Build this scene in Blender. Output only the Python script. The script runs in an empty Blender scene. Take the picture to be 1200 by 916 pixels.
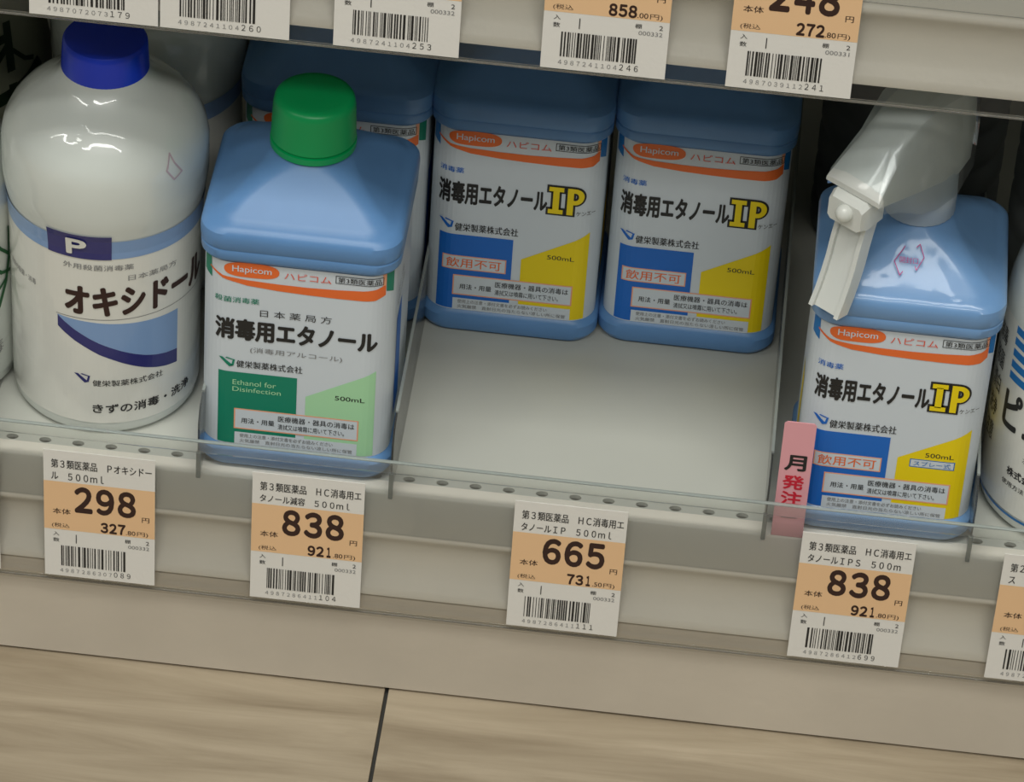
import bpy, bmesh, math, random
from mathutils import Vector, Matrix
random.seed(7)
SC = bpy.context.scene
COL = SC.collection
PI = math.pi

# ------------------------------------------------------------ camera
cam_d = bpy.data.cameras.new('camera'); cam = bpy.data.objects.new('camera', cam_d); COL.objects.link(cam)
cam_d.sensor_fit = 'HORIZONTAL'; cam_d.sensor_width = 36.0
cam_d.lens = 5000.0 / 1200.0 * 36.0
cam_d.clip_start = 0.05; cam_d.clip_end = 50
R_ = Vector((0.9933185, 0.10052534, 0.05668343)).normalized()
F_ = Vector((-0.04254944, 0.77557821, -0.62981584)).normalized()
D_ = F_.cross(R_).normalized(); U_ = -D_
if U_.z < 0: U_ = D_
R_ = F_.cross(U_).normalized()
cam.matrix_world = Matrix(((R_.x, U_.x, -F_.x, 0.08752255), (R_.y, U_.y, -F_.y, -1.30946674),
                           (R_.z, U_.z, -F_.z, 1.23192397), (0, 0, 0, 1)))
SC.camera = cam

# ------------------------------------------------------------ world, lights, exposure
W = bpy.data.worlds.new('World'); SC.world = W; W.use_nodes = True
W.node_tree.nodes['Background'].inputs[0].default_value = (0.93, 1.0, 0.97, 1)
W.node_tree.nodes['Background'].inputs[1].default_value = 0.15

def area(name, loc, target, sx, sy, power, col):
    l = bpy.data.lights.new(name, 'AREA'); l.shape = 'RECTANGLE'; l.size = sx; l.size_y = sy
    l.energy = power; l.color = col
    o = bpy.data.objects.new(name, l); COL.objects.link(o); o.location = loc
    o.rotation_euler = (Vector(target) - Vector(loc)).to_track_quat('-Z', 'Y').to_euler()
    return o
area('ceiling_tube', (-0.1, -0.9, 2.75), (-0.1, -0.87, 0), 2.4, 0.5, 40, (1.0, 0.985, 0.93))
area('ceiling_tube', (0.3, -2.3, 2.75), (0.3, -2.2, 0), 2.4, 0.3, 42, (1.0, 0.985, 0.93))
area('ceiling_tube', (-2.6, -1.6, 2.75), (-2.6, -1.55, 0), 2.4, 0.16, 20, (1.0, 0.985, 0.93))
SC.view_settings.view_transform = 'Standard'; SC.view_settings.look = 'None'
SC.view_settings.gamma = 1.0; SC.view_settings.use_curve_mapping = False
SC.view_settings.exposure = 0.1

# ------------------------------------------------------------ materials
MATS = {}
def mat(name, col, rough=0.5, noise=0.0, nscale=60, bump=0.0, bscale=60, coat=0.0, coat_rough=0.05, spec=0.5,
        sss=0.0, stretch=None, metallic=0.0, film=0.0):
    if name in MATS: return MATS[name]
    m = bpy.data.materials.new(name); m.use_nodes = True; nt = m.node_tree; N = nt.nodes; L = nt.links
    b = N['Principled BSDF']
    b.inputs['Base Color'].default_value = (*col, 1); b.inputs['Roughness'].default_value = rough
    b.inputs['Coat Weight'].default_value = coat; b.inputs['Coat Roughness'].default_value = coat_rough
    b.inputs['Specular IOR Level'].default_value = spec; b.inputs['Metallic'].default_value = metallic
    if sss:
        b.inputs['Subsurface Weight'].default_value = sss
        b.inputs['Subsurface Radius'].default_value = (1, 1, 1); b.inputs['Subsurface Scale'].default_value = 0.008
    tc = N.new('ShaderNodeTexCoord'); mp = N.new('ShaderNodeMapping')
    L.new(tc.outputs['Object'], mp.inputs['Vector'])
    if stretch: mp.inputs['Scale'].default_value = stretch
    if noise:
        n = N.new('ShaderNodeTexNoise'); n.inputs['Scale'].default_value = nscale; n.inputs['Detail'].default_value = 4
        L.new(mp.outputs[0], n.inputs['Vector'])
        r = N.new('ShaderNodeValToRGB'); r.color_ramp.elements[0].position = 0.3; r.color_ramp.elements[1].position = 0.7
        r.color_ramp.elements[0].color = (*[max(0, c * (1 - noise)) for c in col], 1)
        r.color_ramp.elements[1].color = (*[min(1, c * (1 + noise)) for c in col], 1)
        L.new(n.outputs['Fac'], r.inputs[0]); L.new(r.outputs[0], b.inputs['Base Color'])
    if bump:
        n2 = N.new('ShaderNodeTexNoise'); n2.inputs['Scale'].default_value = bscale; n2.inputs['Detail'].default_value = 2
        L.new(mp.outputs[0], n2.inputs['Vector'])
        bp = N.new('ShaderNodeBump'); bp.inputs['Strength'].default_value = bump; bp.inputs['Distance'].default_value = 0.002
        L.new(n2.outputs['Fac'], bp.inputs['Height']); L.new(bp.outputs[0], b.inputs['Normal'])
    if film:     # loose shrink film: wrinkled clear coat only
        n3 = N.new('ShaderNodeTexNoise'); n3.inputs['Scale'].default_value = 55; n3.inputs['Detail'].default_value = 1.5
        n3.inputs['Distortion'].default_value = 0.6
        L.new(mp.outputs[0], n3.inputs['Vector'])
        b3 = N.new('ShaderNodeBump'); b3.inputs['Strength'].default_value = film; b3.inputs['Distance'].default_value = 0.003
        L.new(n3.outputs['Fac'], b3.inputs['Height']); L.new(b3.outputs[0], b.inputs['Coat Normal'])
    MATS[name] = m; return m

def clear(name, tint=(0.93, 0.95, 0.94), milk=0.08, gloss_rough=0.08, fres=1.45, milkcol=(0.8, 0.82, 0.8)):
    m = bpy.data.materials.new(name); m.use_nodes = True; nt = m.node_tree; N = nt.nodes; L = nt.links
    N.remove(N['Principled BSDF']); out = N['Material Output']
    t = N.new('ShaderNodeBsdfTransparent'); t.inputs[0].default_value = (*tint, 1)
    g = N.new('ShaderNodeBsdfGlossy'); g.inputs['Roughness'].default_value = gloss_rough
    d = N.new('ShaderNodeBsdfDiffuse'); d.inputs[0].default_value = (*milkcol, 1)
    fr = N.new('ShaderNodeFresnel'); fr.inputs[0].default_value = fres
    m1 = N.new('ShaderNodeMixShader'); m1.inputs[0].default_value = milk
    L.new(t.outputs[0], m1.inputs[1]); L.new(d.outputs[0], m1.inputs[2])
    m2 = N.new('ShaderNodeMixShader'); L.new(fr.outputs[0], m2.inputs[0]); L.new(m1.outputs[0], m2.inputs[1]); L.new(g.outputs[0], m2.inputs[2])
    L.new(m2.outputs[0], out.inputs[0]); MATS[name] = m; return m

def frosted(name, col, trans=0.35, alpha=0.0, rough=0.25):
    m = bpy.data.materials.new(name); m.use_nodes = True; nt = m.node_tree; N = nt.nodes; L = nt.links
    b = N['Principled BSDF']; b.inputs['Base Color'].default_value = (*col, 1); b.inputs['Roughness'].default_value = rough
    b.inputs['Coat Weight'].default_value = 0.6; b.inputs['Coat Roughness'].default_value = 0.06
    tr = N.new('ShaderNodeBsdfTranslucent'); tr.inputs[0].default_value = (*col, 1)
    mx = N.new('ShaderNodeMixShader'); mx.inputs[0].default_value = trans
    L.new(b.outputs[0], mx.inputs[1]); L.new(tr.outputs[0], mx.inputs[2])
    tp = N.new('ShaderNodeBsdfTransparent'); m3 = N.new('ShaderNodeMixShader'); m3.inputs[0].default_value = alpha
    L.new(mx.outputs[0], m3.inputs[1]); L.new(tp.outputs[0], m3.inputs[2])
    L.new(m3.outputs[0], N['Material Output'].inputs[0]); MATS[name] = m; return m

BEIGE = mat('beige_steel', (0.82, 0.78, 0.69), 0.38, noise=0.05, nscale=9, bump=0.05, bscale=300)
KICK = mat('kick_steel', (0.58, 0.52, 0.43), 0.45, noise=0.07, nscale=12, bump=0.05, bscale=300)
WHITE_STEEL = mat('deck_steel', (0.50, 0.51, 0.46), 0.35, noise=0.03, nscale=14)
DARK = mat('dark_void', (0.05, 0.05, 0.045), 0.8)
BACK = mat('back_panel_paint', (0.07, 0.07, 0.065), 0.6)
BLUE = mat('blue_plastic', (0.12, 0.27, 0.53), 0.38, noise=0.05, nscale=35, sss=0.15)
BLUEF = mat('blue_plastic_wrapped', (0.16, 0.32, 0.58), 0.42, noise=0.05, nscale=35, sss=0.15, coat=0.45, coat_rough=0.09, film=0.36)
PEROX = mat('milky_plastic', (0.66, 0.70, 0.66), 0.32, noise=0.03, nscale=30, coat=1.0, film=0.45, sss=0.1)
CAPG = mat('green_cap_plastic', (0.0, 0.36, 0.10), 0.36)
CAPB = mat('blue_cap_plastic', (0.010, 0.045, 0.62), 0.25)
LABW = mat('label_white', (0.63, 0.69, 0.74), 0.42)
LABC = mat('label_cream', (0.76, 0.76, 0.70), 0.35, coat=1.0, film=0.3)
BLK = mat('ink_black', (0.015, 0.015, 0.015), 0.5)
BRN = mat('ink_brown', (0.035, 0.012, 0.008), 0.6)
GRYI = mat('ink_grey', (0.22, 0.22, 0.22), 0.6)
ORG = mat('ink_orange', (0.83, 0.16, 0.03), 0.45)
ORGP = mat('ink_pale_orange', (0.85, 0.38, 0.22), 0.45)
RED = mat('ink_red', (0.75, 0.10, 0.05), 0.45)
REDS = mat('ink_crimson', (0.62, 0.015, 0.04), 0.6)
PINKI = mat('ink_pink', (0.45, 0.03, 0.22), 0.5)
PBLUE = mat('ink_blue', (0.008, 0.14, 0.56), 0.45)
NAVY = mat('ink_navy', (0.02, 0.022, 0.16), 0.4, coat=0.6)
SKY = mat('ink_sky', (0.22, 0.36, 0.62), 0.4, coat=0.6)
CYAN = mat('ink_cyan', (0.0, 0.16, 0.48), 0.45)
YEL = mat('ink_yellow', (0.86, 0.66, 0.0), 0.45)
PGREEN = mat('ink_green', (0.0, 0.22, 0.13), 0.45)
LGREEN = mat('ink_light_green', (0.40, 0.72, 0.42), 0.45)
DGREEN = mat('ink_dark_green', (0.01, 0.10, 0.03), 0.5)
PAPER = mat('tag_paper', (0.80, 0.78, 0.73), 0.7, bump=0.05, bscale=500)
PEACH = mat('tag_peach', (0.86, 0.56, 0.31), 0.7)
PINK = mat('pink_card_paper', (0.80, 0.38, 0.42), 0.6)
CLEAR = clear('clear_acrylic', milk=0.045, tint=(0.985, 0.99, 0.985), fres=1.3)
CLEARW = clear('clear_ticket_window', milk=0.01, tint=(0.995, 0.995, 0.99), gloss_rough=0.12, fres=1.2)
CLEARD = clear('clear_divider', milk=0.05, tint=(0.965, 0.975, 0.97), gloss_rough=0.15)
EDGE = clear('acrylic_edge', milk=0.5, tint=(0.70, 0.73, 0.71), gloss_rough=0.15, milkcol=(0.55, 0.60, 0.57))
FILM = clear('shrink_film', milk=0.06, tint=(0.93, 0.96, 0.97), gloss_rough=0.06, fres=1.3)
FROST = frosted('frosted_plastic', (0.88, 0.90, 0.86), 0.30, 0.10)
FROSTC = frosted('frosted_collar', (0.74, 0.82, 0.86), 0.35, 0.2)

# ------------------------------------------------------------ mesh helpers
def link(name, me, m=None, parent=None, smooth=False, ang=35):
    if m is not None and not me.materials: me.materials.append(m)
    if smooth:
        me.polygons.foreach_set('use_smooth', [True] * len(me.polygons)); me.set_sharp_from_angle(angle=math.radians(ang))
    o = bpy.data.objects.new(name, me); COL.objects.link(o)
    if parent is not None: o.parent = parent
    return o
def from_bm(name, bm, m, parent=None, smooth=False, ang=35, fixn=True):
    if fixn: bmesh.ops.recalc_face_normals(bm, faces=bm.faces)
    me = bpy.data.meshes.new(name); bm.to_mesh(me); bm.free()
    return link(name, me, m, parent, smooth, ang)
def tag(o, label=None, cat=None, group=None, kind=None):
    if label: o['label'] = label
    if cat: o['category'] = cat
    if group: o['group'] = group
    if kind: o['kind'] = kind
    return o
def thing(name, loc, label, cat, group=None, rz=0):
    o = bpy.data.objects.new(name, None); COL.objects.link(o); o.empty_display_size = 0.02
    o.location = loc; o.rotation_euler = (0, 0, rz)
    return tag(o, label, cat, group)
def box(bm, x0, x1, y0, y1, z0, z1, bev=0.0):
    r = bmesh.ops.create_cube(bm, size=1.0)
    for v in r['verts']:
        v.co = Vector(((x0 + x1) / 2 + v.co.x * (x1 - x0), (y0 + y1) / 2 + v.co.y * (y1 - y0), (z0 + z1) / 2 + v.co.z * (z1 - z0)))
    if bev:
        es = list({e for v in r['verts'] for e in v.link_edges})
        bmesh.ops.bevel(bm, geom=es, offset=bev, segments=2, affect='EDGES', profile=0.5)
def boxobj(name, b, m, parent=None, bev=0.0):
    bm = bmesh.new(); box(bm, *b, bev=bev); return from_bm(name, bm, m, parent, smooth=bev > 0)
def extrude_x(bm, prof, x0, x1, close=True):
    a = [bm.verts.new((x0, y, z)) for y, z in prof]; b = [bm.verts.new((x1, y, z)) for y, z in prof]
    n = len(prof)
    for i in range(n if close else n - 1):
        j = (i + 1) % n; bm.faces.new((a[i], a[j], b[j], b[i]))
    if close: bm.faces.new(a); bm.faces.new(b[::-1])
def loft(bm, rings, cap0=True, cap1=True):
    R = [[bm.verts.new(p) for p in r] for r in rings]; n = len(R[0])
    for a, b in zip(R, R[1:]):
        for i in range(n): bm.faces.new((a[i], a[(i + 1) % n], b[(i + 1) % n], b[i]))
    if cap0: bm.faces.new(R[0][::-1])
    if cap1: bm.faces.new(R[-1])
def rrect(hw, hd, r, z, k=6):
    r = min(r, hw, hd); pts = []
    for cx, cy, a0 in ((hw - r, -hd + r, -PI / 2), (hw - r, hd - r, 0), (-hw + r, hd - r, PI / 2), (-hw + r, -hd + r, PI)):
        for i in range(k + 1):
            a = a0 + i / k * PI / 2; pts.append((cx + r * math.cos(a), cy + r * math.sin(a), z))
    return pts
def circ(r, z, n=48, cx=0, cy=0):
    return [(cx + r * math.cos(2 * PI * i / n), cy + r * math.sin(2 * PI * i / n), z) for i in range(n)]

# ------------------------------------------------------------ flat print on surfaces  (s across, v up, millimetres)
TXT = {}
def text_mesh(s, weight):
    key = (s, weight)
    if key in TXT: return TXT[key]
    c = bpy.data.curves.new('t', 'FONT'); c.body = s; c.resolution_u = 4
    o = bpy.data.objects.new('t', c); COL.objects.link(o)
    dg = bpy.context.evaluated_depsgraph_get(); me = o.evaluated_get(dg).to_mesh()
    vs = [(v.co.x, v.co.y) for v in me.vertices]; fs = [tuple(p.vertices) for p in me.polygons]
    o.evaluated_get(dg).to_mesh_clear(); bpy.data.objects.remove(o); bpy.data.curves.remove(c)
    if not vs: vs = [(0, 0), (1, 0), (1, 1)]; fs = []
    x0 = min(v[0] for v in vs); x1 = max(v[0] for v in vs); y0 = min(v[1] for v in vs); y1 = max(v[1] for v in vs)
    vs = [((x - x0) / max(1e-6, x1 - x0), (y - y0) / max(1e-6, y1 - y0)) for x, y in vs]
    TXT[key] = (vs, fs); return TXT[key]

SMALL_PRINT = ('lettering', 'heading', 'barcode', 'barcode_number', 'side_words', 'blue_words', 'emblem', 'panel_words', 'faint_words', 'company_word', 'badge_word')
class Art:
    def __init__(self, mapfn, curved_from=None, step=2.5):
        self.map = mapfn; self.cf = curved_from; self.step = step; self.L = {}
    def bm(self, name, m):
        k = (name, m.name)
        if k not in self.L: self.L[k] = (bmesh.new(), m)
        return self.L[k][0]
    def _add(self, name, m, vs, fs, off):
        b = self.bm(name, m); q = bmesh.new()
        V = [q.verts.new((x, y, 0)) for x, y in vs]
        for f in fs:
            try: q.faces.new([V[i] for i in f])
            except ValueError: pass
        if self.cf is not None:
            bmesh.ops.triangulate(q, faces=q.faces) if any(len(f.verts) > 4 for f in q.faces) else None
            xs = [v.co.x for v in q.verts]; lo, hi = min(xs), max(xs)
            k = math.floor(lo / self.step)
            while k * self.step < hi:
                s = k * self.step
                if s > lo and abs(s) >= self.cf - self.step:
                    g = q.verts[:] + q.edges[:] + q.faces[:]
                    bmesh.ops.bisect_plane(q, geom=g, dist=1e-5, plane_co=(s, 0, 0), plane_no=(1, 0, 0))
                k += 1
        for v in q.verts: v.co = Vector(self.map(v.co.x, v.co.y, off))
        me = bpy.data.meshes.new('q'); q.to_mesh(me); q.free(); b.from_mesh(me); bpy.data.meshes.remove(me)
    def poly(self, name, m, pts, off=0.3):
        self._add(name, m, pts, [tuple(range(len(pts)))], off)
    def rect(self, name, m, s0, v0, s1, v1, off=0.3):
        self.poly(name, m, [(s0, v0), (s1, v0), (s1, v1), (s0, v1)], off)
    def frame(self, name, m, s0, v0, s1, v1, t, off=0.35):
        self.rect(name, m, s0, v0, s1, v0 + t, off); self.rect(name, m, s0, v1 - t, s1, v1, off)
        self.rect(name, m, s0, v0 + t, s0 + t, v1 - t, off); self.rect(name, m, s1 - t, v0 + t, s1, v1 - t, off)
    def band(self, name, m, top, bot, off=0.3):           # strips between two polylines of equal length
        for i in range(len(top) - 1):
            self.poly(name, m, [bot[i], bot[i + 1], top[i + 1], top[i]], off)
    def stroke(self, name, m, pts, w, off=0.35):
        for (a, b) in zip(pts, pts[1:]):
            d = Vector((b[0] - a[0], b[1] - a[1])); d.normalize(); n = Vector((-d.y, d.x)) * w / 2; e = d * w * 0.25
            self.poly(name, m, [(a[0] - n.x - e.x, a[1] - n.y - e.y), (b[0] - n.x + e.x, b[1] - n.y + e.y),
                                (b[0] + n.x + e.x, b[1] + n.y + e.y), (a[0] + n.x - e.x, a[1] + n.y - e.y)], off)
    def text(self, name, m, s, s0, v0, w, h, weight=0.0, off=0.4):
        vs, fs = text_mesh(s, 0)
        dy_ = weight * h; dx_ = weight * min(h, w / max(1, len(s)) * 1.25); sh = [(0, 0)]
        if 0 < weight < .02: sh = [(-dx_, 0), (0, 0), (dx_, 0)]
        elif weight: sh += [(dx_ * math.cos(k * PI / 4), dy_ * math.sin(k * PI / 4)) for k in range(8)]
        for i, (dx, dy) in enumerate(sh):
            self._add(name, m, [(s0 + x * w + dx, v0 + y * h + dy) for x, y in vs], fs, off + i * .004)
    def build(self, parent):
        out = []
        for (name, _), (b, m) in self.L.items():
            o = from_bm(name, b, m, parent, fixn=False); out.append(o)
            if name in SMALL_PRINT: o['kind'] = 'stuff'
        return out

def rect_map(hw, hd, r, z0):
    a = hw - r; arc = r * PI / 2; sd = 2 * (hd - r)
    def f(s, v, off):
        s *= 0.001; v *= 0.001; o = off * 0.001; sg = 1 if s >= 0 else -1; t = abs(s)
        if t <= a: x, y = t, -hd - o
        elif t <= a + arc:
            p = (t - a) / r; x, y = a + (r + o) * math.sin(p), -(hd - r) - (r + o) * math.cos(p)
        elif t <= a + arc + sd: x, y = hw + o, -(hd - r) + (t - a - arc)
        elif t <= a + 2 * arc + sd:
            p = (t - a - arc - sd) / r; x, y = a + (r + o) * math.cos(p), (hd - r) + (r + o) * math.sin(p)
        else: x, y = a - (t - a - 2 * arc - sd), hd + o
        return (sg * x, y, z0 + v)
    return f
def cyl_map(Rf, z0, turn=0.0):
    R0 = Rf(60)
    def f(s, v, off):
        a = s / (R0 * 1000) + turn; r = Rf(v) + off * 0.001
        return (r * math.sin(a), -r * math.cos(a), z0 + v * 0.001)
    return f
def copy_tree(o, parent=None):
    c = o.copy(); COL.objects.link(c)
    if parent is not None: c.parent = parent
    for ch in list(o.children): copy_tree(ch, c)
    return c

Z0 = 0.105     # top of the lower shelf
# ------------------------------------------------------------ setting: floor
fl = bpy.data.objects.new('floor', None); COL.objects.link(fl); fl['kind'] = 'structure'
def floor_mat():
    m = bpy.data.materials.new('vinyl_wood_tile'); m.use_nodes = True; N = m.node_tree.nodes; L = m.node_tree.links
    b = N['Principled BSDF']; b.inputs['Roughness'].default_value = 0.42
    tc = N.new('ShaderNodeTexCoord'); mp = N.new('ShaderNodeMapping'); mp.inputs['Scale'].default_value = (3.2, 30, 1)
    mp.inputs['Rotation'].default_value = (0, 0, 0.02)
    L.new(tc.outputs['Object'], mp.inputs['Vector'])
    n = N.new('ShaderNodeTexNoise'); n.inputs['Scale'].default_value = 2.0; n.inputs['Detail'].default_value = 7; n.inputs['Roughness'].default_value = 0.6
    n.inputs['Distortion'].default_value = 0.5
    L.new(mp.outputs[0], n.inputs['Vector'])
    r = N.new('ShaderNodeValToRGB'); e = r.color_ramp.elements
    e[0].position = 0.32; e[0].color = (0.27, 0.215, 0.145, 1); e[1].position = 0.68; e[1].color = (0.46, 0.385, 0.28, 1)
    q = r.color_ramp.elements.new(0.5); q.color = (0.37, 0.305, 0.215, 1)
    L.new(n.outputs['Fac'], r.inputs[0]); L.new(r.outputs[0], b.inputs['Base Color'])
    n2 = N.new('ShaderNodeTexNoise'); n2.inputs['Scale'].default_value = 8; L.new(mp.outputs[0], n2.inputs['Vector'])
    bm_ = N.new('ShaderNodeBump'); bm_.inputs['Strength'].default_value = 0.15; bm_.inputs['Distance'].default_value = 0.001
    L.new(n2.outputs['Fac'], bm_.inputs['Height']); L.new(bm_.outputs[0], b.inputs['Normal'])
    return m
FM = floor_mat()
boxobj('subfloor', (-2.0, 2.0, -3.0, 0.6, -0.02, -0.0028), DARK, fl)
xs = -0.0278; TW = 0.45; gap = 0.0016
me0 = None
for i in range(-3, 3):
    for j in range(-3, 1):
        if me0 is None:
            bm = bmesh.new(); box(bm, gap / 2, TW - gap / 2, gap / 2, TW - gap / 2, -0.003, 0.0, bev=0.0004)
            t = from_bm('tile', bm, FM, fl, smooth=True); me0 = t.data
        else: t = link('tile', me0, None, fl)
        t.location = (xs + i * TW, 0.10 + j * TW, 0)

# ------------------------------------------------------------ shelving
XL, XR = -0.62, 0.72
def rail_profile(zt):
    # front face of the shelf: top edge, rounded ridge, concave face, lower roll, return
    return [(0.012, zt), (0.0050, zt), (0.0040, zt - 0.0008), (-0.0010, zt - 0.0135), (-0.0014, zt - 0.0150), (-0.0022, zt - 0.0160), (-0.0027, zt - 0.0175), (-0.0018, zt - 0.0192), (0.0005, zt - 0.0215),
            (0.0034, zt - 0.0250), (0.0052, zt - 0.0290), (0.0056, zt - 0.0335), (0.0044, zt - 0.0385), (0.0018, zt - 0.0430), (-0.0010, zt - 0.0465),
            (-0.0023, zt - 0.0488), (-0.0022, zt - 0.0502), (-0.0005, zt - 0.0512), (0.004, zt - 0.0516), (0.012, zt - 0.0515)]
def deck_front(bm, y0, y1, yh, z, pitch=0.01365, x0=XL, x1=XR, phase=0.0029):
    # perforated strip y0..y1 with a row of oval holes at yh
    n = 16; i0 = math.floor((x0 - phase) / pitch); x = phase + (i0 + 0.5) * pitch
    while x < x1:
        cx = x + pitch / 2; out = []; inn = []; low = []
        for k in range(n):
            a = 2 * PI * k / n; ca, sa = math.cos(a), math.sin(a)
            inn.append((cx + 0.0025 * ca, yh + 0.0017 * sa, z)); low.append((cx + 0.0025 * ca, yh + 0.0017 * sa, z - 0.0018))
            m_ = max(abs(ca), abs(sa)); out.append((cx + ca / m_ * pitch / 2, yh + sa / m_ * (yh - y0 if sa < 0 else y1 - yh), z))
        V = [[bm.verts.new(p) for p in r] for r in (out, inn, low)]
        for A, B in zip(V, V[1:]):
            for k in range(n): bm.faces.new((A[k], A[(k + 1) % n], B[(k + 1) % n], B[k]))
        x += pitch
def make_shelf(zt, label, group):
    t = thing('shelf', (0, 0, 0), label, 'shelf', group)
    bm = bmesh.new(); extrude_x(bm, rail_profile(zt), XL, XR)
    from_bm('price_rail', bm, BEIGE, t, smooth=True, ang=50)
    bm = bmesh.new(); deck_front(bm, 0.012, 0.0165, 0.01425, zt)
    h = from_bm('perforated_strip', bm, WHITE_STEEL, t); h['kind'] = 'stuff'
    bm = bmesh.new(); box(bm, XL, XR, 0.0165, 0.42, zt - 0.012, zt, bev=0.0005)
    from_bm('deck', bm, WHITE_STEEL, t, smooth=True)
    boxobj('hole_shade_fill', (XL, XR, 0.0121, 0.0166, zt - 0.012, zt - 0.006), DARK, t)  # dark block fills the hollow under the holes, standing in for shade
    return t
make_shelf(Z0, 'white steel bottom shelf holding the front bottles, with beige front rail', 'gondola shelves')
us = make_shelf(Z0 + 0.2785, 'upper shelf with beige front rail across the top of the photo', 'gondola shelves')
for o in [c for c in COL.objects if c.get('group') == 'gondola shelves']: del o['group']
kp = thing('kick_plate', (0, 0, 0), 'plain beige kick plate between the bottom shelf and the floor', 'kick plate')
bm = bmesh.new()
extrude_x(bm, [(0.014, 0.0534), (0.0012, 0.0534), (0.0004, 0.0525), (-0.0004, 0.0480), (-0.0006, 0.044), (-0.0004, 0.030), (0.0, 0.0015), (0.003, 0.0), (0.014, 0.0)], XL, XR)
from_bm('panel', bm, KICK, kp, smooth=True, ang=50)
bk = boxobj('back_panel', (XL, XR, 0.42, 0.435, 0.0, 1.0), BACK)
tag(bk, 'dark back panel standing behind the bottles and shelves', 'panel')

# clear covers on the two rails
def cover(zt, label):
    t = thing('clear_front_guard', (0, 0, 0), label, 'shelf guard')
    bm = bmesh.new()
    box(bm, XL, XR, -0.0034, -0.0026, zt - 0.0150, zt + 0.0225)
    from_bm('guard_sheet', bm, CLEAR, t)
    bm = bmesh.new(); box(bm, XL, XR, -0.0034, -0.0028, zt - 0.0588, zt - 0.0150)
    from_bm('ticket_window', bm, CLEARW, t)
    bm = bmesh.new(); box(bm, XL, XR, -0.0037, -0.0019, zt + 0.0222, zt + 0.0230, bev=0.0004)
    from_bm('top_edge', bm, EDGE, t, smooth=True)
    bm = bmesh.new(); box(bm, XL, XR, -0.0040, -0.00345, zt + 0.0175, zt + 0.0221)
    from_bm('rim_fold', bm, CLEAR, t)
    bm = bmesh.new(); box(bm, XL, XR, -0.0040, -0.0018, zt - 0.0594, zt - 0.0588, bev=0.0002)
    from_bm('bottom_lip', bm, CLEARD, t, smooth=True)
    return t
cover(Z0, 'clear plastic guard strip along the front of the bottom shelf')
cover(Z0 + 0.2803, 'clear plastic guard strip along the front of the upper shelf, at the top')

# ------------------------------------------------------------ dividers
def divider(x, label):
    t = thing('shelf_divider', (x, 0.0015, Z0), label, 'divider', 'clear dividers on the bottom shelf')
    bm = bmesh.new(); prof = [(0.0, 0.0), (0.30, 0.0), (0.30, 0.036), (0.010, 0.036), (0.0035, 0.034), (0.0, 0.028)]
    a = [bm.verts.new((-0.0004, y, z)) for y, z in prof]; b = [bm.verts.new((0.0004, y, z)) for y, z in prof]
    for i in range(len(prof)): bm.faces.new((a[i], a[(i + 1) % 6], b[(i + 1) % 6], b[i]))
    bm.faces.new(a); bm.faces.new(b[::-1]); from_bm('fin', bm, CLEARD, t)
    bm = bmesh.new(); box(bm, -0.0009, 0.0009, -0.0008, 0.0012, 0.0, 0.013, bev=0.0002)
    from_bm('front_peg', bm, EDGE, t, smooth=True)
    bm = bmesh.new(); box(bm, -0.0006, 0.0006, 0.011, 0.30, 0.0358, 0.0368)
    from_bm('top_edge', bm, EDGE, t)
    return t
divider(-0.1093, 'clear divider between the round white bottle with blue cap and green-capped bottle')
divider(-0.0306, 'clear divider just right of the green-capped bottle, by the empty shelf space')
divider(0.1212, 'clear divider at the right end of the empty space, beside the pink card')
divider(0.2040, 'clear divider between the spray bottle and the blue-striped white bottle')
divider(-0.1995, 'clear divider at the far left behind the leftmost price tag')

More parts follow.
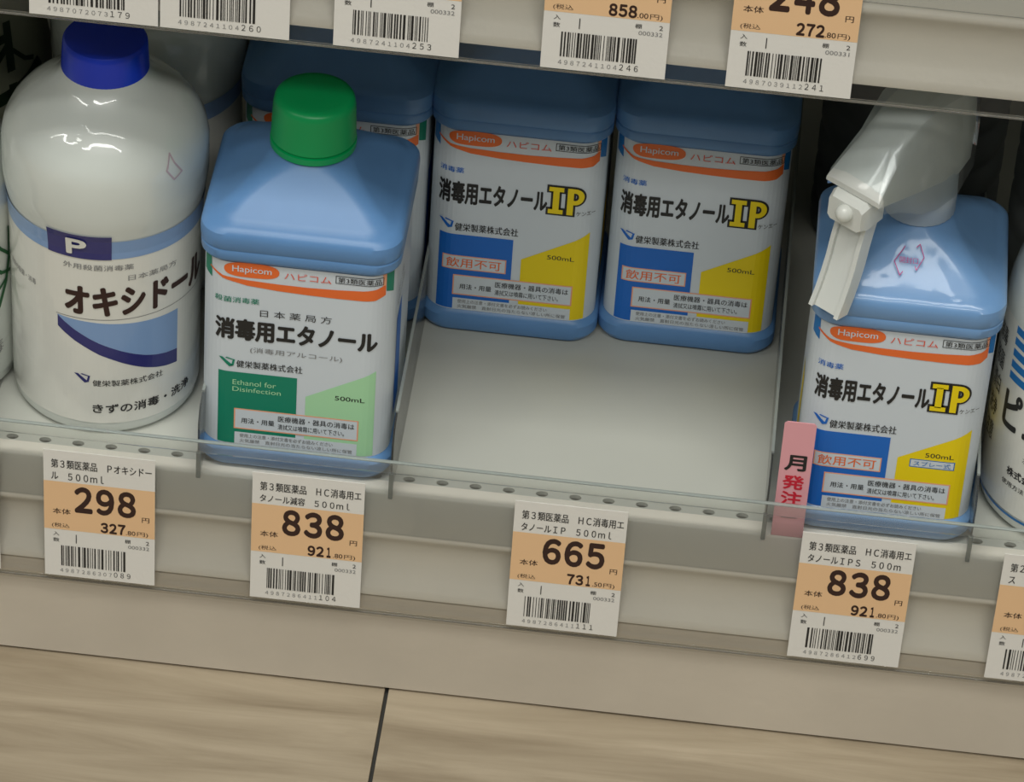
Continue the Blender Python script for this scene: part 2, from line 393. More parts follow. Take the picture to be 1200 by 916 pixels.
# ------------------------------------------------------------ price tags
FW = str.maketrans('0123456789', '０１２３４５６７８９')
def digits(A, m, s, x0, y0, w, pitch, h, weight):
    for i, ch in enumerate(s):
        n_ = .55 if ch == '1' else 1.0
        A.text('lettering', m, ch.translate(FW), x0 + i * pitch + (w * (1 - n_) / 2), y0, w * n_, h, weight, .12)
def barcode(art, u0, v0, w, h, seed):
    rnd = random.Random(seed); x = u0; mod = w / 95.0
    while x < u0 + w - mod * 2:
        bw = rnd.choice((1, 1, 1, 2, 2, 3)) * mod; sp = rnd.choice((1, 1, 2, 2, 3)) * mod
        bw = min(bw, u0 + w - x)
        art.rect('barcode', BLK, x, v0, x + bw, v0 + h, 0.12); x += bw + sp
def price_tag(x, zb, line1, line2, price, taxed, sen, code, label, W_=45.8, H=67.4, lean=0.0, tilt=0.0, rows='332', l1w=0.90, l2w=0.60):
    t = thing('price_tag', (x, -0.0046, zb), label, 'price tag', 'shelf price tags')
    t.rotation_euler = (tilt, lean, 0)
    boxobj('card', (0, W_ / 1000, -0.0001, 0.0002, 0, H / 1000), PAPER, t)
    A = Art(lambda s, v, off: (s * 0.001, -0.0001 - off * 0.001, v * 0.001))
    X = lambda f: f * W_; Y = lambda f: (1 - f) * H
    A.rect('price_band', PEACH, 0, Y(.625), W_, Y(.243), 0.06)
    if line1: A.text('heading', BLK, line1, X(.07), Y(.135), X(l1w), 4.6, 0.012, 0.12)
    if line2: A.text('heading', BLK, line2, X(.07), Y(.225), X(l2w), 4.0, 0.012, 0.12)
    digits(A, BRN, price, X(.285), Y(.465), X(.145), X(.195), 12.6, .055)
    A.text('lettering', BRN, '本体', X(.08), Y(.50), X(.16), 3.0, 0.012, 0.12)
    A.text('lettering', BRN, '円', X(.885), Y(.50), X(.065), 2.7, 0.012, 0.12)
    digits(A, BRN, taxed, X(.515), Y(.612), X(.06), X(.078), 5.0, .06)
    A.text('lettering', BRN, '.' + sen, X(.74), Y(.612), X(.085), 2.3, 0.012, 0.12)
    A.text('lettering', BRN, '円)', X(.84), Y(.618), X(.10), 2.6, 0.0, 0.12)
    A.text('lettering', BRN, '(税込', X(.07), Y(.612), X(.16), 2.6, 0.0, 0.12)
    A.text('lettering', BLK, '入', X(.08), Y(.675), X(.055), 2.1, 0.0, 0.12)
    A.text('lettering', BLK, '数', X(.08), Y(.725), X(.055), 2.1, 0.01, 0.12)
    A.rect('lettering', BLK, X(.285), Y(.725), X(.293), Y(.655), 0.12)
    A.text('lettering', BLK, '棚', X(.73), Y(.68), X(.05), 2.0, 0.01, 0.12)
    A.text('lettering', BLK, '2', X(.92), Y(.68), X(.03), 2.0, 0.0, 0.12)
    A.text('lettering', GRYI, '000' + rows, X(.76), Y(.722), X(.19), 1.8, 0.0, 0.12)
    barcode(A, X(.15), Y(.915), X(.61), 11.0, int(code) % 9973)
    A.text('barcode_number', GRYI, ''.join(code[:10]).translate(FW), X(.14), Y(.968), X(.47), 2.0, 0.0, 0.12)
    A.text('barcode_number', BLK, code[10:].translate(FW), X(.63), Y(.968), X(.15), 2.7, 0.0, 0.12)
    A.build(t)
    return t
zl = 0.0488
price_tag(-0.2362, zl, None, None, '498', '547', '80', '4987110001234', 'price tag cut off at the left edge of the photo')
price_tag(-0.1718, zl, '第３類医薬品　Ｐオキシドー', 'ル　５００ｍｌ', '298', '327', '80', '4987286307089', 'price tag reading 298 under the round bottle with the blue cap', l2w=.47)
price_tag(-0.0862, zl, '第３類医薬品　ＨＣ消毒用エ', 'タノール減容　５００ｍｌ', '838', '921', '80', '4987286411104', 'price tag reading 838 under the green-capped bottle', l2w=.80)
price_tag(0.0205, zl, '第３類医薬品　ＨＣ消毒用エ', 'タノールＩＰ　５００ｍｌ', '665', '731', '50', '4987286411111', 'price tag reading 665 under the empty shelf space', l2w=.80)
price_tag(0.1368, zl, '第３類医薬品　ＨＣ消毒用エ', 'タノールＩＰＳ　５００ｍ', '838', '921', '80', '4987286412699', 'price tag reading 838 under the spray bottle', l2w=.82)
price_tag(0.2180, zl, '第２類医薬品　ピューラック', 'ス　６００ｍｌ', '428', '470', '80', '4987286500123', 'price tag cut off at the right edge of the photo', l2w=.47)
zu = 0.3280
price_tag(-0.1743, zu, '第３類医薬品', None, '398', '437', '80', '4987072073179', 'upper price tag with barcode number ending 179, leftmost on the upper rail', rows='332', W_=48.5)
price_tag(-0.1250, zu, '第３類医薬品', None, '780', '858', '00', '4987241104260', 'upper price tag with barcode number ending 260, above the two left bottles', W_=48.5)
price_tag(-0.0600, zu, '第３類医薬品', None, '780', '858', '00', '4987241104253', 'upper price tag with barcode number ending 253, right of the green cap', W_=47)
price_tag(0.0175, zu, '第３類医薬品', None, '780', '858', '00', '4987241104246', 'upper price tag above the gap between the two back bottles, small price 858.00', W_=46.5)
price_tag(0.0865, zu, '第３類医薬品', None, '248', '272', '80', '4987039112241', 'rightmost upper price tag, up and left of the spray head, small price 272.80', W_=46.5, rows='331')

# ------------------------------------------------------------ pink card
pc = thing('reorder_card', (0.1243, 0.0045, Z0), 'pink card with black and red characters left of the spray bottle', 'card')
bm = bmesh.new(); pts = [(0, 0), (0.0128, 0), (0.0128, 0.0585), (0.0118, 0.0595), (0.0012, 0.0595), (0, 0.0585)]
a = [bm.verts.new((x, 0, z)) for x, z in pts]; b = [bm.verts.new((x, 0.0005, z)) for x, z in pts]
for i in range(6): bm.faces.new((a[i], a[(i + 1) % 6], b[(i + 1) % 6], b[i]))
bm.faces.new(a); bm.faces.new(b[::-1]); from_bm('card', bm, PINK, pc)
A = Art(lambda s, v, off: (s * 0.001, -off * 0.001, v * 0.001))
A.text('black_character', BLK, '月', 2.2, 35.0, 8.2, 7.6, 0.035, 0.15)
A.text('red_characters', REDS, '発', 2.2, 25.2, 8.2, 7.0, 0.03, 0.15)
A.text('red_characters', REDS, '注', 2.2, 16.8, 8.2, 7.0, 0.03, 0.15)
A.rect('fine_line', GRYI, 3, 10, 9.5, 10.3, 0.15)
A.build(pc)

# ------------------------------------------------------------ rectangular bottles
def rect_body(hw, hd, r, neckr, top):
    g = 0.0018   # label recess
    prof = [(0.0, hw - .006, r), (0.0006, hw - .0035, r), (0.002, hw - .0012, r), (0.0045, hw, r), (0.0095, hw, r), (0.0112, hw - .0008, r), (0.0122, hw - g, r),
            (0.105, hw - g, r), (0.1058, hw - .0008, r), (0.107, hw - .0002, r), (0.1105, hw - .0001, r), (0.1112, hw - .0004, r), (0.1120, hw, r),
            (0.1165, hw + .0002, r), (0.1188, hw - .0001, r), (0.1203, hw - .0012, r), (0.1213, hw - .0028, r), (0.1222, hw - .0046, r * .97)]
    rings = []
    for z, h, rr in prof: rings.append(rrect(h, hd - (hw - h), rr, z, 8))
    n = 12; h0 = hw - .0046; hd0 = hd - .0046; e = neckr + .0015
    for i in range(1, n + 1):
        t = i / n; w = h0 + (e - h0) * t; d = hd0 + (e - hd0) * t
        z = 0.1222 + (top - 0.1222) * (t * 0.9 + 0.10 * t ** 4)
        rings.append(rrect(w, d, max(.0035, min(w, r * .85 * (1 - t) ** .8 + e * t ** 3)), z, 8))
    rings.append(rrect(neckr, neckr, neckr, top + .0015, 8)); rings.append(rrect(neckr, neckr, neckr, top + .012, 8))
    bm = bmesh.new(); loft(bm, rings); return bm
def screw_cap(parent, z, r, h, m, loc=(0, 0)):
    bm = bmesh.new(); n = 144; rings = []
    def ring(rad, zz, k=0.0): return [((rad + (k if i % 2 else 0)) * math.cos(2 * PI * i / n), (rad + (k if i % 2 else 0)) * math.sin(2 * PI * i / n), zz) for i in range(n)]
    for rad, zz, k in ((r - .0006, z, 0), (r + .0002, z + .0006, 0), (r + .0002, z + .0032, 0), (r - .0009, z + .0035, 0), (r - .0009, z + .0042, 0), (r, z + .0045, 0), (r - .0001, z + .006, -.0003),
                       (r - .0006, z + h * .80, -.0003), (r - .0008, z + h * .84, 0), (r - .0011, z + h * .92, 0), (r - .0018, z + h * .965, 0), (r - .0032, z + h * .99, 0), (r - .0050, z + h, 0), (r * .3, z + h + .0001, 0)):
        rings.append(ring(rad, zz, k))
    loft(bm, rings); return from_bm('cap', bm, m, parent, smooth=True, ang=40)

def maker_logo(A, s, v, m):      # small folded-ribbon emblem
    A.poly('emblem', m, [(s, v + 4.2), (s + 1.6, v + 4.2), (s + 6.0, v + .4), (s + 4.3, v - .2)], .42)
    A.poly('emblem', m, [(s + 4.3, v - .2), (s + 6.0, v + .4), (s + 6.6, v + 3.6), (s + 5.8, v + 3.7), (s + 5.3, v + 1.4)], .42)
    A.poly('emblem', m, [(s + 2.6, v + 4.0), (s + 5.9, v + 3.2), (s + 6.0, v + 3.7), (s + 3.2, v + 4.5)], .42)
def header(A, hw, accent, dv=0.0):
    e = hw + 2
    A.poly('oval_badge', ORG, [(-18.3 + 11 * (abs(math.cos(a)) ** .6) * (1 if math.cos(a) > 0 else -1), 89.4 + 3.6 * (abs(math.sin(a)) ** .9) * (1 if math.sin(a) > 0 else -1)) for a in [2 * PI * i / 28 + .01 for i in range(28)]], .3)
    A.text('badge_word', LABW, 'Hapicom', -26.0, 87.4, 15.6, 4.0, 0.012, .45)
    A.text('company_word', RED, 'ハピコム', -5.3, 87.0, 18.6, 3.4, 0.0, .4)
    A.frame('lettering', BLK, 15.0, 87.6, 34.2, 91.4, .28)
    A.text('lettering', BLK, '第3類医薬品', 16.0, 88.2, 17.2, 2.6, 0.012, .4)
    xs_ = [-hw, -hw + 6, -20, -8, 4, 16, 26, 31, hw - .5]
    A.band('curved_band', ORG, list(zip(xs_, [88.2, 85.6, 84.5, 84.0, 83.9, 84.3, 85.0, 85.8, 87.4])),
           list(zip(xs_, [87.4, 84.2, 81.8, 80.7, 80.2, 80.0, 80.1, 80.4, 82.2])), .3)
    A.rect('curved_band', ORGP, hw - 2.0, 87.0, hw - .4, 95.2, .31)
    for sg in (-1, 1):
        A.poly('corner_stripe_' + ('right' if sg > 0 else 'left'), accent, [(sg * (hw - .4), 95.3), (sg * (hw + 4), 95.3), (sg * (hw + 4), 82), (sg * (hw - .2), 84.0)] if sg > 0 else [(-(hw + 4), 84), (-(hw - 1), 82.5), (-(hw - .4), 95.3), (-(hw + 4), 95.3)], .28)
def small_table(A, y0, dy, box_m, qty_left=-24.2, qty_right=26.5):
    A.rect('notice_box', LABW, qty_left, 8.2 + dy, qty_right, 18.8 + dy, .38); A.frame('notice_frame', ORGP, qty_left, 8.2 + dy, qty_right, 18.8 + dy, .55, .40)
    A.text('lettering', BLK, '用法・用量', qty_left + 3, 11.4 + dy, 13.5, 2.8, .014, .5)
    A.text('lettering', BLK, '医療機器・器具の消毒は', qty_left + 18, 14.0 + dy, 31.0, 3.0, .008, .5)
    A.text('lettering', BLK, '清拭又は噴霧に用いて下さい。', qty_left + 18, 10.0 + dy, 27.0, 2.8, .004, .5)
    A.rect('notice_box', LABW, qty_left + .4, 0.4 + dy, qty_right - .4, 6.5 + dy, .38)
    A.text('lettering', GRYI, '使用上の注意・添付文書を必ずお読みください', qty_left + 2.5, 3.9 + dy, 38, 2.0, .01, .5)
    A.text('lettering', GRYI, '火気厳禁　直射日光の当たらない涼しい所に保管', qty_left + 2.5, 1.3 + dy, 46, 1.9, .01, .5)
def green_bottle(loc, label):
    t = thing('disinfectant_bottle', loc, label, 'bottle', 'rectangular blue ethanol bottles')
    hw = hd = .0400; r = .0115
    from_bm('body', rect_body(hw, .0385, r, .0135, .1400), BLUE, t, smooth=True, ang=30)
    screw_cap(t, .1400, .0169, .0235, CAPG)
    mp = rect_map(hw - .0018, .0385 - .0018, r, .0122); A = Art(mp, 26.5, 2.0)
    per = 2 * (2 * (38.2 - 11.5)) / 2 + 0
    sl = Art(mp, 26.5, 2.0)
    half = (38.2 - 11.5) + 2 * 11.5 * PI / 2 + 2 * (36.7 - 11.5) + (38.2 - 11.5)
    sl.rect('label', LABW, -half, 0, half, 92.6, .15); lab = sl.build(t)[0]
    header(A, 35.8, PGREEN)
    A.text('heading', PGREEN, '殺菌消毒薬', -33, 72.8, 18, 2.8, .014)
    A.text('lettering', BLK, '日 本 薬 局 方', -14.6, 67.0, 28.6, 3.5, 0.0)
    A.text('product_name', BLK, '消毒用エタノール', -32.3, 54.6, 64.6, 10.0, .04)
    A.text('lettering', GRYI, '(消毒用アルコール)', -18.2, 48.0, 37.0, 3.1, 0.0)
    maker_logo(A, -30.8, 40.4, PGREEN)
    A.text('lettering', BLK, '健栄製薬株式会社', -23.6, 40.2, 26.6, 3.6, .012)
    A.rect('green_panel', PGREEN, -30.9, 0.6, 1.0, 37.6)
    A.text('panel_words', LGREEN, 'Ethanol for', -25.0, 31.2, 17.6, 2.6, 0.0)
    A.text('panel_words', LGREEN, 'Disinfection', -25.0, 27.8, 19.6, 2.4, 0.0)
    A.poly('pale_wedge', LGREEN, [(4.6, .6), (32.6, .6), (32.6, 44.4), (4.6, 28.6)])
    A.text('lettering', BLK, '500mL', 16.5, 28.6, 12, 2.2, .01)
    small_table(A, 0, 0.2, ORGP)
    A.rect('side_panel', PBLUE, 50, 10, 66, 60)
    A.text('side_words', GRYI, '使用上の注意', 50, 66, 22, 3, 0); A.text('side_words', GRYI, '成分・分量', 50, 72, 18, 3, 0)
    A.build(lab)
    return t
def initials(A, m, g, off):
    nm = 'initials_outline' if g else 'initials'
    for x0, x1, y0, y1 in ((13.6, 19.8, 55.8, 58.0), (13.6, 19.8, 67.2, 69.4), (15.4, 18.0, 57.5, 67.6),     # serifed I
                           (21.4, 24.0, 55.8, 69.4)):                                                   # stem of the P
        A.rect(nm, m, x0 - g, y0 - g, x1 + g, y1 + g, off)
    n = 14; out = []; inn = []
    for i in range(n + 1):
        a = -PI / 2 + PI * i / n; out.append((24.6 + (3.7 + g) * math.cos(a) ** 1, 65.3 + (4.1 + g) * math.sin(a))); inn.append((24.6 + (1.5 - g) * math.cos(a), 65.3 + (1.9 - g) * math.sin(a)))
    A.band(nm, m, out, inn, off + .005)
    A.rect(nm, m, 23.6, 61.2 - g, 24.7, 63.4 + g, off + .01); A.rect(nm, m, 23.6, 67.2 - g, 24.7, 69.4 + g, off + .01)
def ip_art(A, sticker):
    header(A, 34.6, CYAN)
    A.text('heading', PBLUE, '消毒薬', -32.6, 71.4, 10.4, 2.8, .018)
    A.text('product_name', BLK, '消毒用エタノール', -32.5, 56.0, 45.4, 10.8, .036)
    initials(A, BLK, .9, .42); initials(A, YEL, 0.0, .60)
    A.text('lettering', BLK, 'ケンエー', 25.4, 55.6, 8.4, 2.2, 0.0, .6)
    maker_logo(A, -31.8, 42.8, PBLUE)
    A.text('lettering', BLK, '健栄製薬株式会社', -24.6, 41.6, 26.6, 4.0, .012)
    A.rect('blue_panel', PBLUE, -31.2, .5, 0.2, 39.6)
    A.rect('warning_box', LABW, -29.2, 21.4, -2.1, 28.7, .36); A.frame('warning_frame', ORGP, -29.2, 21.4, -2.1, 28.7, .5, .38)
    A.text('warning_words', ORG, '飲用不可', -27.4, 22.6, 23.2, 4.9, .008, .5)
    A.poly('yellow_wedge', YEL, [(4.0, .5), (32.2, .5), (32.2, 46.0), (4.0, 30.0)])
    A.text('lettering', BLK, '500mL', 14.8, 31.6, 11.4, 2.2, .004)
    if sticker:
        A.rect('notice_box', LABW, 9.0, 26.0, 27.0, 30.2, .36); A.frame('blue_frame', CYAN, 9.0, 26.0, 27.0, 30.2, .4, .38)
        A.text('blue_words', CYAN, 'スプレー式', 10.6, 26.9, 14.8, 2.4, 0.0, .5)
    small_table(A, 0, -.2, ORGP)
def ip_bottle(loc, label, spray=False):
    t = thing('spray_bottle' if spray else 'disinfectant_bottle', loc, label, 'bottle', 'rectangular blue ethanol bottles')
    hw = .0378; hd = .0385; r = .0115
    from_bm('body', rect_body(hw, hd, r, .0118 if spray else .0135, .1385), BLUEF if spray else BLUE, t, smooth=True, ang=30)
    mp = rect_map(hw - .0018, hd - .0018, r, .0122)
    half = 2 * (36.0 - 11.5) + 2 * 11.5 * PI / 2 + 2 * (36.7 - 11.5)
    sl = Art(mp, 24.5, 2.0); sl.rect('label', LABW, -half, 0, half, 92.6, .15); lab = sl.build(t)[0]
    A = Art(mp, 24.5, 2.0); ip_art(A, spray)
    for sg in (-1, 1):
        sd = 'right' if sg > 0 else 'left'; A.rect('yellow_panel_' + sd, YEL, sg * 62 - 8, 8, sg * 62 + 8, 46); A.rect('blue_panel_' + sd, CYAN, sg * 50 - 4, .5, sg * 50 + 2, 20)
    A.build(lab)
    if not spray: screw_cap(t, .1400, .0170, .0245, BLUE)
    return t
gb = green_bottle((-.0722, .0472, Z0), 'blue rectangular bottle with a green screw cap and green panel on its label')
gb2 = copy_tree(gb); gb2.location = (-.0715, .1500, Z0); gb2['label'] = 'blue bottle in the shade behind the green-capped bottle, its cap hidden by the upper rail'
b1 = ip_bottle((.0052, .1510, Z0), 'blue bottle with yellow initials at the back of the empty space, left of the pair')
b2 = copy_tree(b1); b2.location = (.0808, .1555, Z0); b2['label'] = 'blue bottle with yellow initials at the back of the empty space, right of the pair'

sp = ip_bottle((.1668, .0478, Z0), 'blue spray bottle with frosted trigger head and yellow initials, front right', True)
# trigger spray head
def nozzle_frame(az):
    f = Vector((math.cos(az), math.sin(az), 0)); w = Vector((-math.sin(az), math.cos(az), 0)); return f, w
f_, w_ = nozzle_frame(math.radians(233))
def P3(f, w, z): return tuple(f_ * (f * .001) + w_ * (w * .001) + Vector((0, 0, z * .001)))
def spray_head(t):
    bm = bmesh.new(); n = 60
    rings = []
    for rad, zz in ((.0138, .1398), (.0142, .1404), (.0140, .1500), (.0134, .1600), (.0122, .1640), (.0095, .1660)):
        rings.append([((rad + (.0002 if i % 2 else 0)) * math.cos(2 * PI * i / n), (rad + (.0002 if i % 2 else 0)) * math.sin(2 * PI * i / n), zz) for i in range(n)])
    loft(bm, rings); from_bm('collar', bm, FROSTC, t, smooth=True, ang=50)
    # shroud: sections along f ; (f, half width bottom, half width top, z bottom, z top)
    S = [(-19, 5, 4, 172, 186), (-17.5, 9, 7, 166, 191), (-13, 12, 9.5, 163, 195), (-5, 13, 10.5, 160, 198.5), (6, 13, 10.5, 161, 199), (18, 13, 9.5, 163, 196),
         (28, 13, 8.5, 165, 190.5), (33, 13, 8.0, 166, 186.3), (34.5, 13, 8.0, 166.3, 184.6), (45, 13, 11.6, 168.3, 172.6), (46, 13, 12.0, 168.6, 171.0)]
    rings = []
    for f, wb, wt, zb, zt in S:
        h = zt - zb; pr = [(-wb, zb), (-wb, zb + h * .45), (-(wb + wt) / 2 - .3, zt - h * .22), (-wt, zt - h * .07), (-wt * .6, zt), (wt * .6, zt), (wt, zt - h * .07), ((wb + wt) / 2 + .3, zt - h * .22), (wb, zb + h * .45), (wb, zb)]
        rings.append([P3(f, w, z) for w, z in pr])
    bm = bmesh.new(); loft(bm, rings, True, True)
    bmesh.ops.recalc_face_normals(bm, faces=bm.faces)
    hd_ = from_bm('shroud', bm, FROST, t, smooth=True, ang=28)
    # nozzle block and button
    bm = bmesh.new(); rings = []
    for f, w0, z0_, z1_ in ((36, 8.5, 155, 168), (46, 8.8, 154.5, 168), (49.5, 8.0, 155.5, 166)):
        rings.append([P3(f, w, z) for w, z in ((-w0, z0_ + 1.5), (-w0 + 1.5, z0_), (w0 - 1.5, z0_), (w0, z0_ + 1.5), (w0, z1_ - 1.5), (w0 - 1.5, z1_), (-w0 + 1.5, z1_), (-w0, z1_ - 1.5))])
    loft(bm, rings); nz = from_bm('nozzle_block', bm, FROST, t, smooth=True, ang=30)
    bm = bmesh.new(); bmesh.ops.create_uvsphere(bm, u_segments=20, v_segments=12, radius=.0036)
    for v in bm.verts: v.co = Vector(P3(50.2, 0.5, 162)) + v.co
    from_bm('nozzle_button', bm, FROST, nz, smooth=True, ang=80)
    # trigger lever: curved frame with thinner web
    C = [(41, 160), (43.0, 153), (45.0, 145), (46.5, 137), (48.5, 130), (51, 123), (54.0, 116.5)]
    def lever(wl, wr, th, dz=0):
        bm = bmesh.new(); rings = []
        for i, (f, z) in enumerate(C):
            rings.append([P3(f, wl, z), P3(f, wr, z), P3(f - th, wr, z - .6), P3(f - th, wl, z - .6)])
        loft(bm, rings); return bm
    tr = from_bm('trigger', lever(-5.2, 5.2, 2.0), FROST, t, smooth=True, ang=40)
    for s in (-1, 1):
        bm = lever(min(s * 5.3, s * 7.2), max(s * 5.3, s * 7.2), 6.5)
        for v in bm.verts: v.co += f_ * .0015
        from_bm('trigger_edge', bm, FROST, tr, smooth=True, ang=40)
    # crown of clear film around the head
    bm = bmesh.new(); rings = []
    rnd = random.Random(3)
    for f, wb, wt, zb, zt in [(-23, 7, 4, 161, 189), (-17, 11.5, 9, 157, 196), (-4, 14.6, 12, 151, 200.6), (8, 14.6, 12, 150, 201), (19, 14, 11.2, 153, 199), (32, 13.8, 9.6, 160, 188.5), (44, 13.6, 12.4, 165, 175)]:
        j = lambda: rnd.uniform(-.5, .5)
        pr = [(-wb, zb), (-wb, (zb + zt) / 2), (-wt, zt - 1.5), (-wt * .5, zt), (wt * .5, zt), (wt, zt - 1.5), (wb, (zb + zt) / 2), (wb, zb)]
        rings.append([P3(f + j(), w + j() * .6, z + j() * .5) for w, z in pr])
    R = [[bm.verts.new(p) for p in r] for r in rings]
    for a, b in zip(R, R[1:]):
        for i in range(7): bm.faces.new((a[i], a[i + 1], b[i + 1], b[i]))
    bm.faces.new(R[0]); from_bm('film_hood', bm, FILM, t, smooth=True, ang=60)
spray_head(sp)
A = Art(lambda s, v, off: (-.0005 + s * .001, -.0385 + .0075 + v * .001 * .78 - .0006, .1245 + v * .001 * .62 + .0007 + off * .001))
A.stroke('film_mark', PINKI, [(-3.6, 14.5), (-4.2, 13.2), (-7.2, 8.2), (-4.6, 2.6), (-3.6, 4.2)], .35)
A.stroke('film_mark', PINKI, [(1.0, 14.5), (2.2, 15.8), (4.2, 10.6), (1.6, 5.2), (1.0, 6.8)], .35)
A.text('film_mark', PINKI, '開封口', -5.2, 7.6, 7.2, 2.6, 0)
A.build(sp)


# ------------------------------------------------------------ round white bottles
def round_body(prof, m, t, name='body'):
    bm = bmesh.new(); loft(bm, [circ(r, z, 128) for z, r in prof]); return from_bm(name, bm, m, t, smooth=True, ang=40)
PR = [(0, .0345), (.0008, .0364), (.003, .0378), (.007, .0383), (.012, .0384), (.05, .0386), (.095, .0392), (.101, .0398), (.106, .0408), (.112, .0415), (.119, .0415), (.127, .0414), (.133, .0402), (.138, .0378),
      (.143, .0340), (.147, .0296), (.150, .0254), (.153, .0216), (.156, .0190), (.158, .0178), (.166, .0150)]
def prof_r(P, v):
    z = v * .001
    for (z0, r0), (z1, r1) in zip(P, P[1:]):
        if z0 <= z <= z1: return r0 + (r1 - r0) * (z - z0) / max(1e-9, z1 - z0)
    return P[-1][1]
def perox(loc, label, turn=0.0):
    t = thing('peroxide_bottle', loc, label, 'bottle', 'round white peroxide bottles')
    round_body(PR, PEROX, t)
    bm = bmesh.new(); rr = []
    for z, r in ((.1560, .0170), (.1565, .0175), (.159, .0175), (.1695, .0169), (.1710, .0167), (.1720, .0160), (.1723, .0148), (.1724, .005)): rr.append(circ(r, z, 64))
    loft(bm, rr); from_bm('cap', bm, CAPB, t, smooth=True, ang=40)
    Rf = lambda v: prof_r(PR, v); mp = cyl_map(Rf, 0.0, turn)
    sl = Art(mp, 0, 2.5)
    sl.step = 1e9; rr_ = Rf(60) * 1000
    for k in range(-64, 64):
        s0 = k * PI * rr_ / 64; s1 = (k + 1) * PI * rr_ / 64
        for va, vb in ((7, 12), (12, 50), (50, 92.5)): sl.rect('label', LABC, s0, va, s1, vb, .2)
    lab = sl.build(t)[0]
    A = Art(mp, 0, 2.0)
    for k in range(-30, 30):
        s0 = k * PI * 38.6 / 30; s1 = (k + 1) * PI * 38.6 / 30; A.rect('blue_ring', SKY, s0, 92, s1, 95, .34); A.rect('blue_ring', SKY, s0, 95, s1, 101, .34)
    for va, vb in ((91.8, 95), (95, 101), (101, 104.0)): A.rect('badge', NAVY, -17, va, 9, vb, .5)
    A.text('badge_letter', LABC, 'P', -8.4, 94.2, 7.4, 7.4, .05, 1.0)
    A.text('lettering', GRYI, '外用殺菌消毒薬', -10.4, 86.2, 28.2, 2.8, .008)
    A.text('lettering', GRYI, '日本薬局方', 15.6, 80.6, 22, 2.8, 0.0)
    A.text('product_name', BRN, 'オキシドール', -9.5, 63.6, 66, 13.6, .045)
    for k in range(-14, 62, 2): A.rect('thin_line', GRYI, k, 60.9, k + 2, 61.2, .3)
    S = [-13.4, -10.5, -6, 0, 4, 8.7, 13, 18, 23, 28, 33, 39]; n = len(S) - 1
    mid = [60.2, 57.8, 54.6, 51.0, 48.8, 46.6, 44.6, 42.4, 40.4, 38.8, 37.6, 36.6]
    lowc = [54.6, 52.2, 49.0, 45.4, 43.0, 40.8, 38.6, 36.2, 34.0, 32.2, 30.8, 29.6]
    topc = [60.5 - 3.2 * (i / n) for i in range(n + 1)]
    A.band('swoosh_field', SKY, list(zip(S, topc)), list(zip(S, mid)), .3)
    A.band('swoosh', NAVY, list(zip(S, mid)), list(zip(S, lowc)), .32)
    maker_logo(A, -6.4, 28.2, NAVY)
    A.text('lettering', BLK, '健栄製薬株式会社', 1.2, 26.6, 30, 3.2, .008)
    A.text('lettering', BLK, 'きずの消毒・洗浄', 1.2, 12.6, 46, 4.6, .02)
    A.text('side_words', GRYI, '効能　創傷・潰瘍の殺菌・消毒', -58, 70, 34, 3, 0)
    A.build(lab)
    # pale pink film tear mark on the shoulder
    M = Art(cyl_map(Rf, 0.0, turn), 0, 2.0)
    M.stroke('film_mark', mat('ink_faint_pink', (.52, .40, .44), .5, coat=1, film=.3), [(34, 137), (31, 131), (34, 126), (38, 128), (35, 133), (34, 137)], .7)
    M.build(t)
    return t
px = perox((-.1570, .0585, Z0), 'round milky white bottle with a dark blue cap and badge lettered P')
px2 = copy_tree(px); px2.location = (-.1540, .1480, Z0); px2.rotation_euler = (0, 0, 2.7)
px2['label'] = 'second round milky bottle in the shade behind the blue-capped one'

# blue striped bottle at the right edge
PS = [(0, .034), (.001, .037), (.004, .0392), (.010, .0402), (.09, .0402), (.100, .0402), (.108, .0396), (.116, .0378), (.124, .034), (.131, .028), (.137, .021), (.140, .016), (.155, .015)]
def striped(loc, label, turn):
    t = thing('bleach_bottle', loc, label, 'bottle', 'white bottles with blue stripes')
    round_body(PS, PEROX, t)
    bm = bmesh.new(); loft(bm, [circ(r, z, 48) for z, r in ((.141, .0172), (.142, .0178), (.158, .0174), (.161, .0160), (.1615, .006))]); from_bm('cap', bm, LABC, t, smooth=True)
    Rf = lambda v: prof_r(PS, v); mp = cyl_map(Rf, 0, turn); A = Art(mp, 0, 2.0)
    sl = Art(mp, 0, 2.5)
    sl.step = 1e9
    for k in range(-64, 64): sl.rect('label', LABC, k * PI * 40.2 / 64, 10, (k + 1) * PI * 40.2 / 64, 99, .2)
    lab = sl.build(t)[0]
    for i in range(5):
        v = 98.0 - i * 5.6
        A.band('blue_stripe', CYAN, [(s, v) for s in range(-43, 40, 3)], [(s, v - 3.6) for s in range(-43, 40, 3)], .3)
    A.text('product_name', BLK, 'ピューラックス', -43, 48, 92, 19, .03)
    A.text('lettering', BLK, '次亜塩素酸ナトリウム 600mL', -28, 38, 40, 2.6, 0)
    A.text('lettering', BLK, '株式会社', -35, 28, 16, 4.2, .02)
    A.text('lettering', BLK, '使用方法・注意をよくお読みください', -37, 22.5, 52, 2.6, .01)
    for k in range(-40, 40): A.rect('blue_ring', CYAN, k * PI * 40.2 / 40, 7.6, (k + 1) * PI * 40.2 / 40, 9.0, .3)
    for i, w in enumerate(('消毒', '除菌', '漂白', '洗浄', '注意')):
        A.text('side_words', BLK, w, -58, 82 - i * 12, 9, 9, .01)
    A.build(lab); return t
st = striped((.2470, .0520, Z0), 'white bottle with blue stripes, cut off at the right edge of the photo', 0.0)
SHADE_GREY = mat('shade_grey_plastic', (0.09, 0.10, 0.10), 0.5)  # dark grey puts the back row's shade into the bottle colour
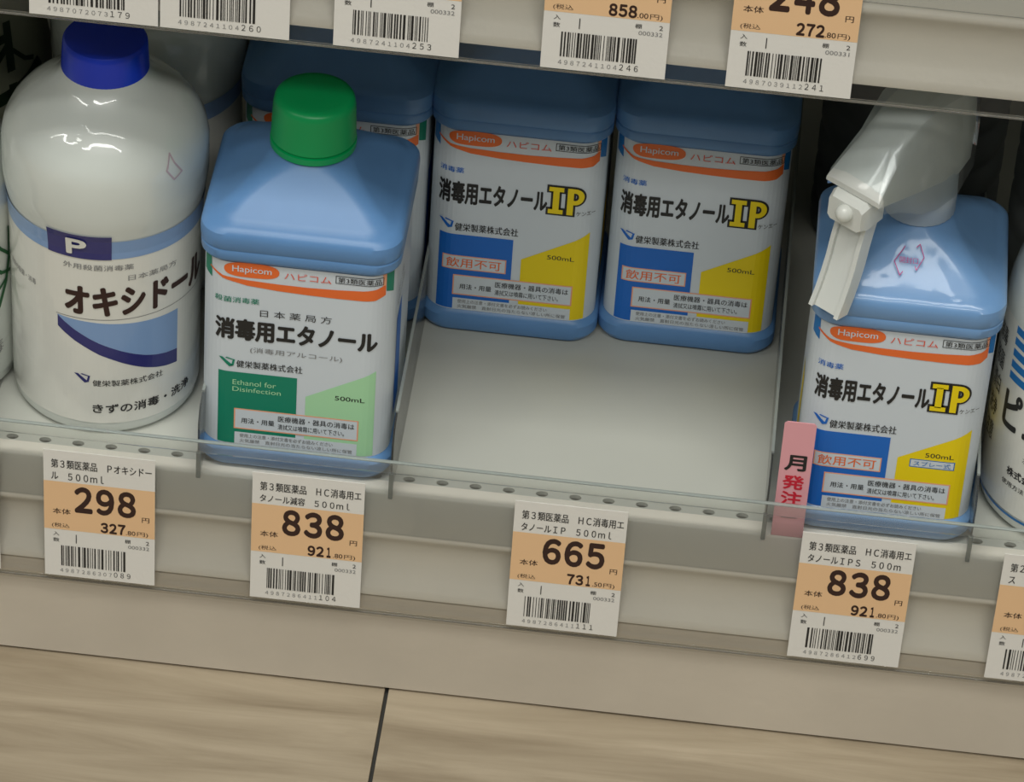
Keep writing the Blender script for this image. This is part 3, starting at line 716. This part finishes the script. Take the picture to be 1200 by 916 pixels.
def ribbed(loc, label):
    t = thing('ribbed_bottle', loc, label, 'bottle', 'ribbed bottles coloured for shade')
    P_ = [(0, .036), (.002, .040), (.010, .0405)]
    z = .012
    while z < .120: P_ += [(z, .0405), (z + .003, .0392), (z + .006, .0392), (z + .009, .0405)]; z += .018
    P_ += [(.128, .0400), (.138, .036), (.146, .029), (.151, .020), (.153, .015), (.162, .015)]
    round_body(P_, SHADE_GREY, t)
    bm = bmesh.new(); loft(bm, [circ(r, z, 48) for z, r in ((.155, .0172), (.156, .0178), (.172, .0174), (.175, .0160), (.1752, .006))]); from_bm('cap', bm, SHADE_GREY, t, smooth=True)
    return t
ribbed((.2500, .1420, Z0), 'ribbed bottle with shade put into its colour, behind the blue-striped bottle, right edge')
ribbed((.1700, .2250, Z0), 'ribbed bottle with shade put into its colour, deep on the shelf, seen just left of the spray head')

# leaf printed bottles at the left edge
PL = [(0, .033), (.001, .037), (.004, .0395), (.010, .0405), (.088, .0405), (.096, .0400), (.104, .0385), (.112, .0355), (.119, .031), (.126, .024), (.131, .0175), (.145, .015)]
PT = [(0, .033), (.001, .037), (.004, .0395), (.010, .0405), (.088, .0405), (.100, .0398), (.116, .0370), (.135, .0345), (.150, .031), (.160, .024), (.166, .018), (.180, .015)]
def leafy(name, loc, label, P_, low, M_):
    t = thing(name, loc, label, 'bottle')
    round_body(P_, M_, t); zt = P_[-1][0]
    bm = bmesh.new(); loft(bm, [circ(r, z, 48) for z, r in ((zt - .014, .0172), (zt - .013, .0178), (zt + .004, .0174), (zt + .007, .0160), (zt + .0072, .006))]); from_bm('cap', bm, LABC, t, smooth=True)
    A = Art(cyl_map(lambda v: prof_r(P_, v), 0, 0), 0, 2.0)
    if low:
        A.stroke('leaf_print', DGREEN, [(38, 36), (44, 44), (49, 54), (52, 66), (52, 80)], 2.0)
        A.stroke('leaf_print', DGREEN, [(40, 66), (46, 60), (52, 58)], 1.6); A.stroke('leaf_print', DGREEN, [(40, 80), (46, 72), (52, 66)], 1.4)
        A.stroke('leaf_print', DGREEN, [(36, 50), (43, 52), (50, 56)], 1.4)
        A.text('faint_words', GRYI, '消毒', 30, 20, 16, 7, 0)
    else:
        A.stroke('tree_print', DARKG, [(0, 90), (12, 90), (22, 91), (32, 93.5), (42, 97), (50, 101)], 6.0)
        A.stroke('tree_print', DARKG, [(34, 95), (34, 126)], 4.2)
        A.stroke('tree_print', DARKG, [(34, 117), (26, 109), (14, 105)], 3.0); A.stroke('tree_print', DARKG, [(36, 113), (42, 107), (47, 105)], 2.0)
        A.stroke('tree_print', DARKG, [(4, 126), (20, 118), (34, 120)], 4.0)
    A.build(t); return t
DARKG = mat('ink_darkest_green', (.006, .022, .006), .5)
OLIVE = mat('dull_plastic', (.24, .25, .18), .45)
leafy('leaf_print_bottle', (-.2345, .0620, Z0), 'white bottle with green leaf print, barely in view at the left edge', PL, True, PEROX)
leafy('tree_print_bottle', (-.2370, .1500, Z0), 'dull grey bottle with a dark tree emblem in the top left corner', PT, False, OLIVE)
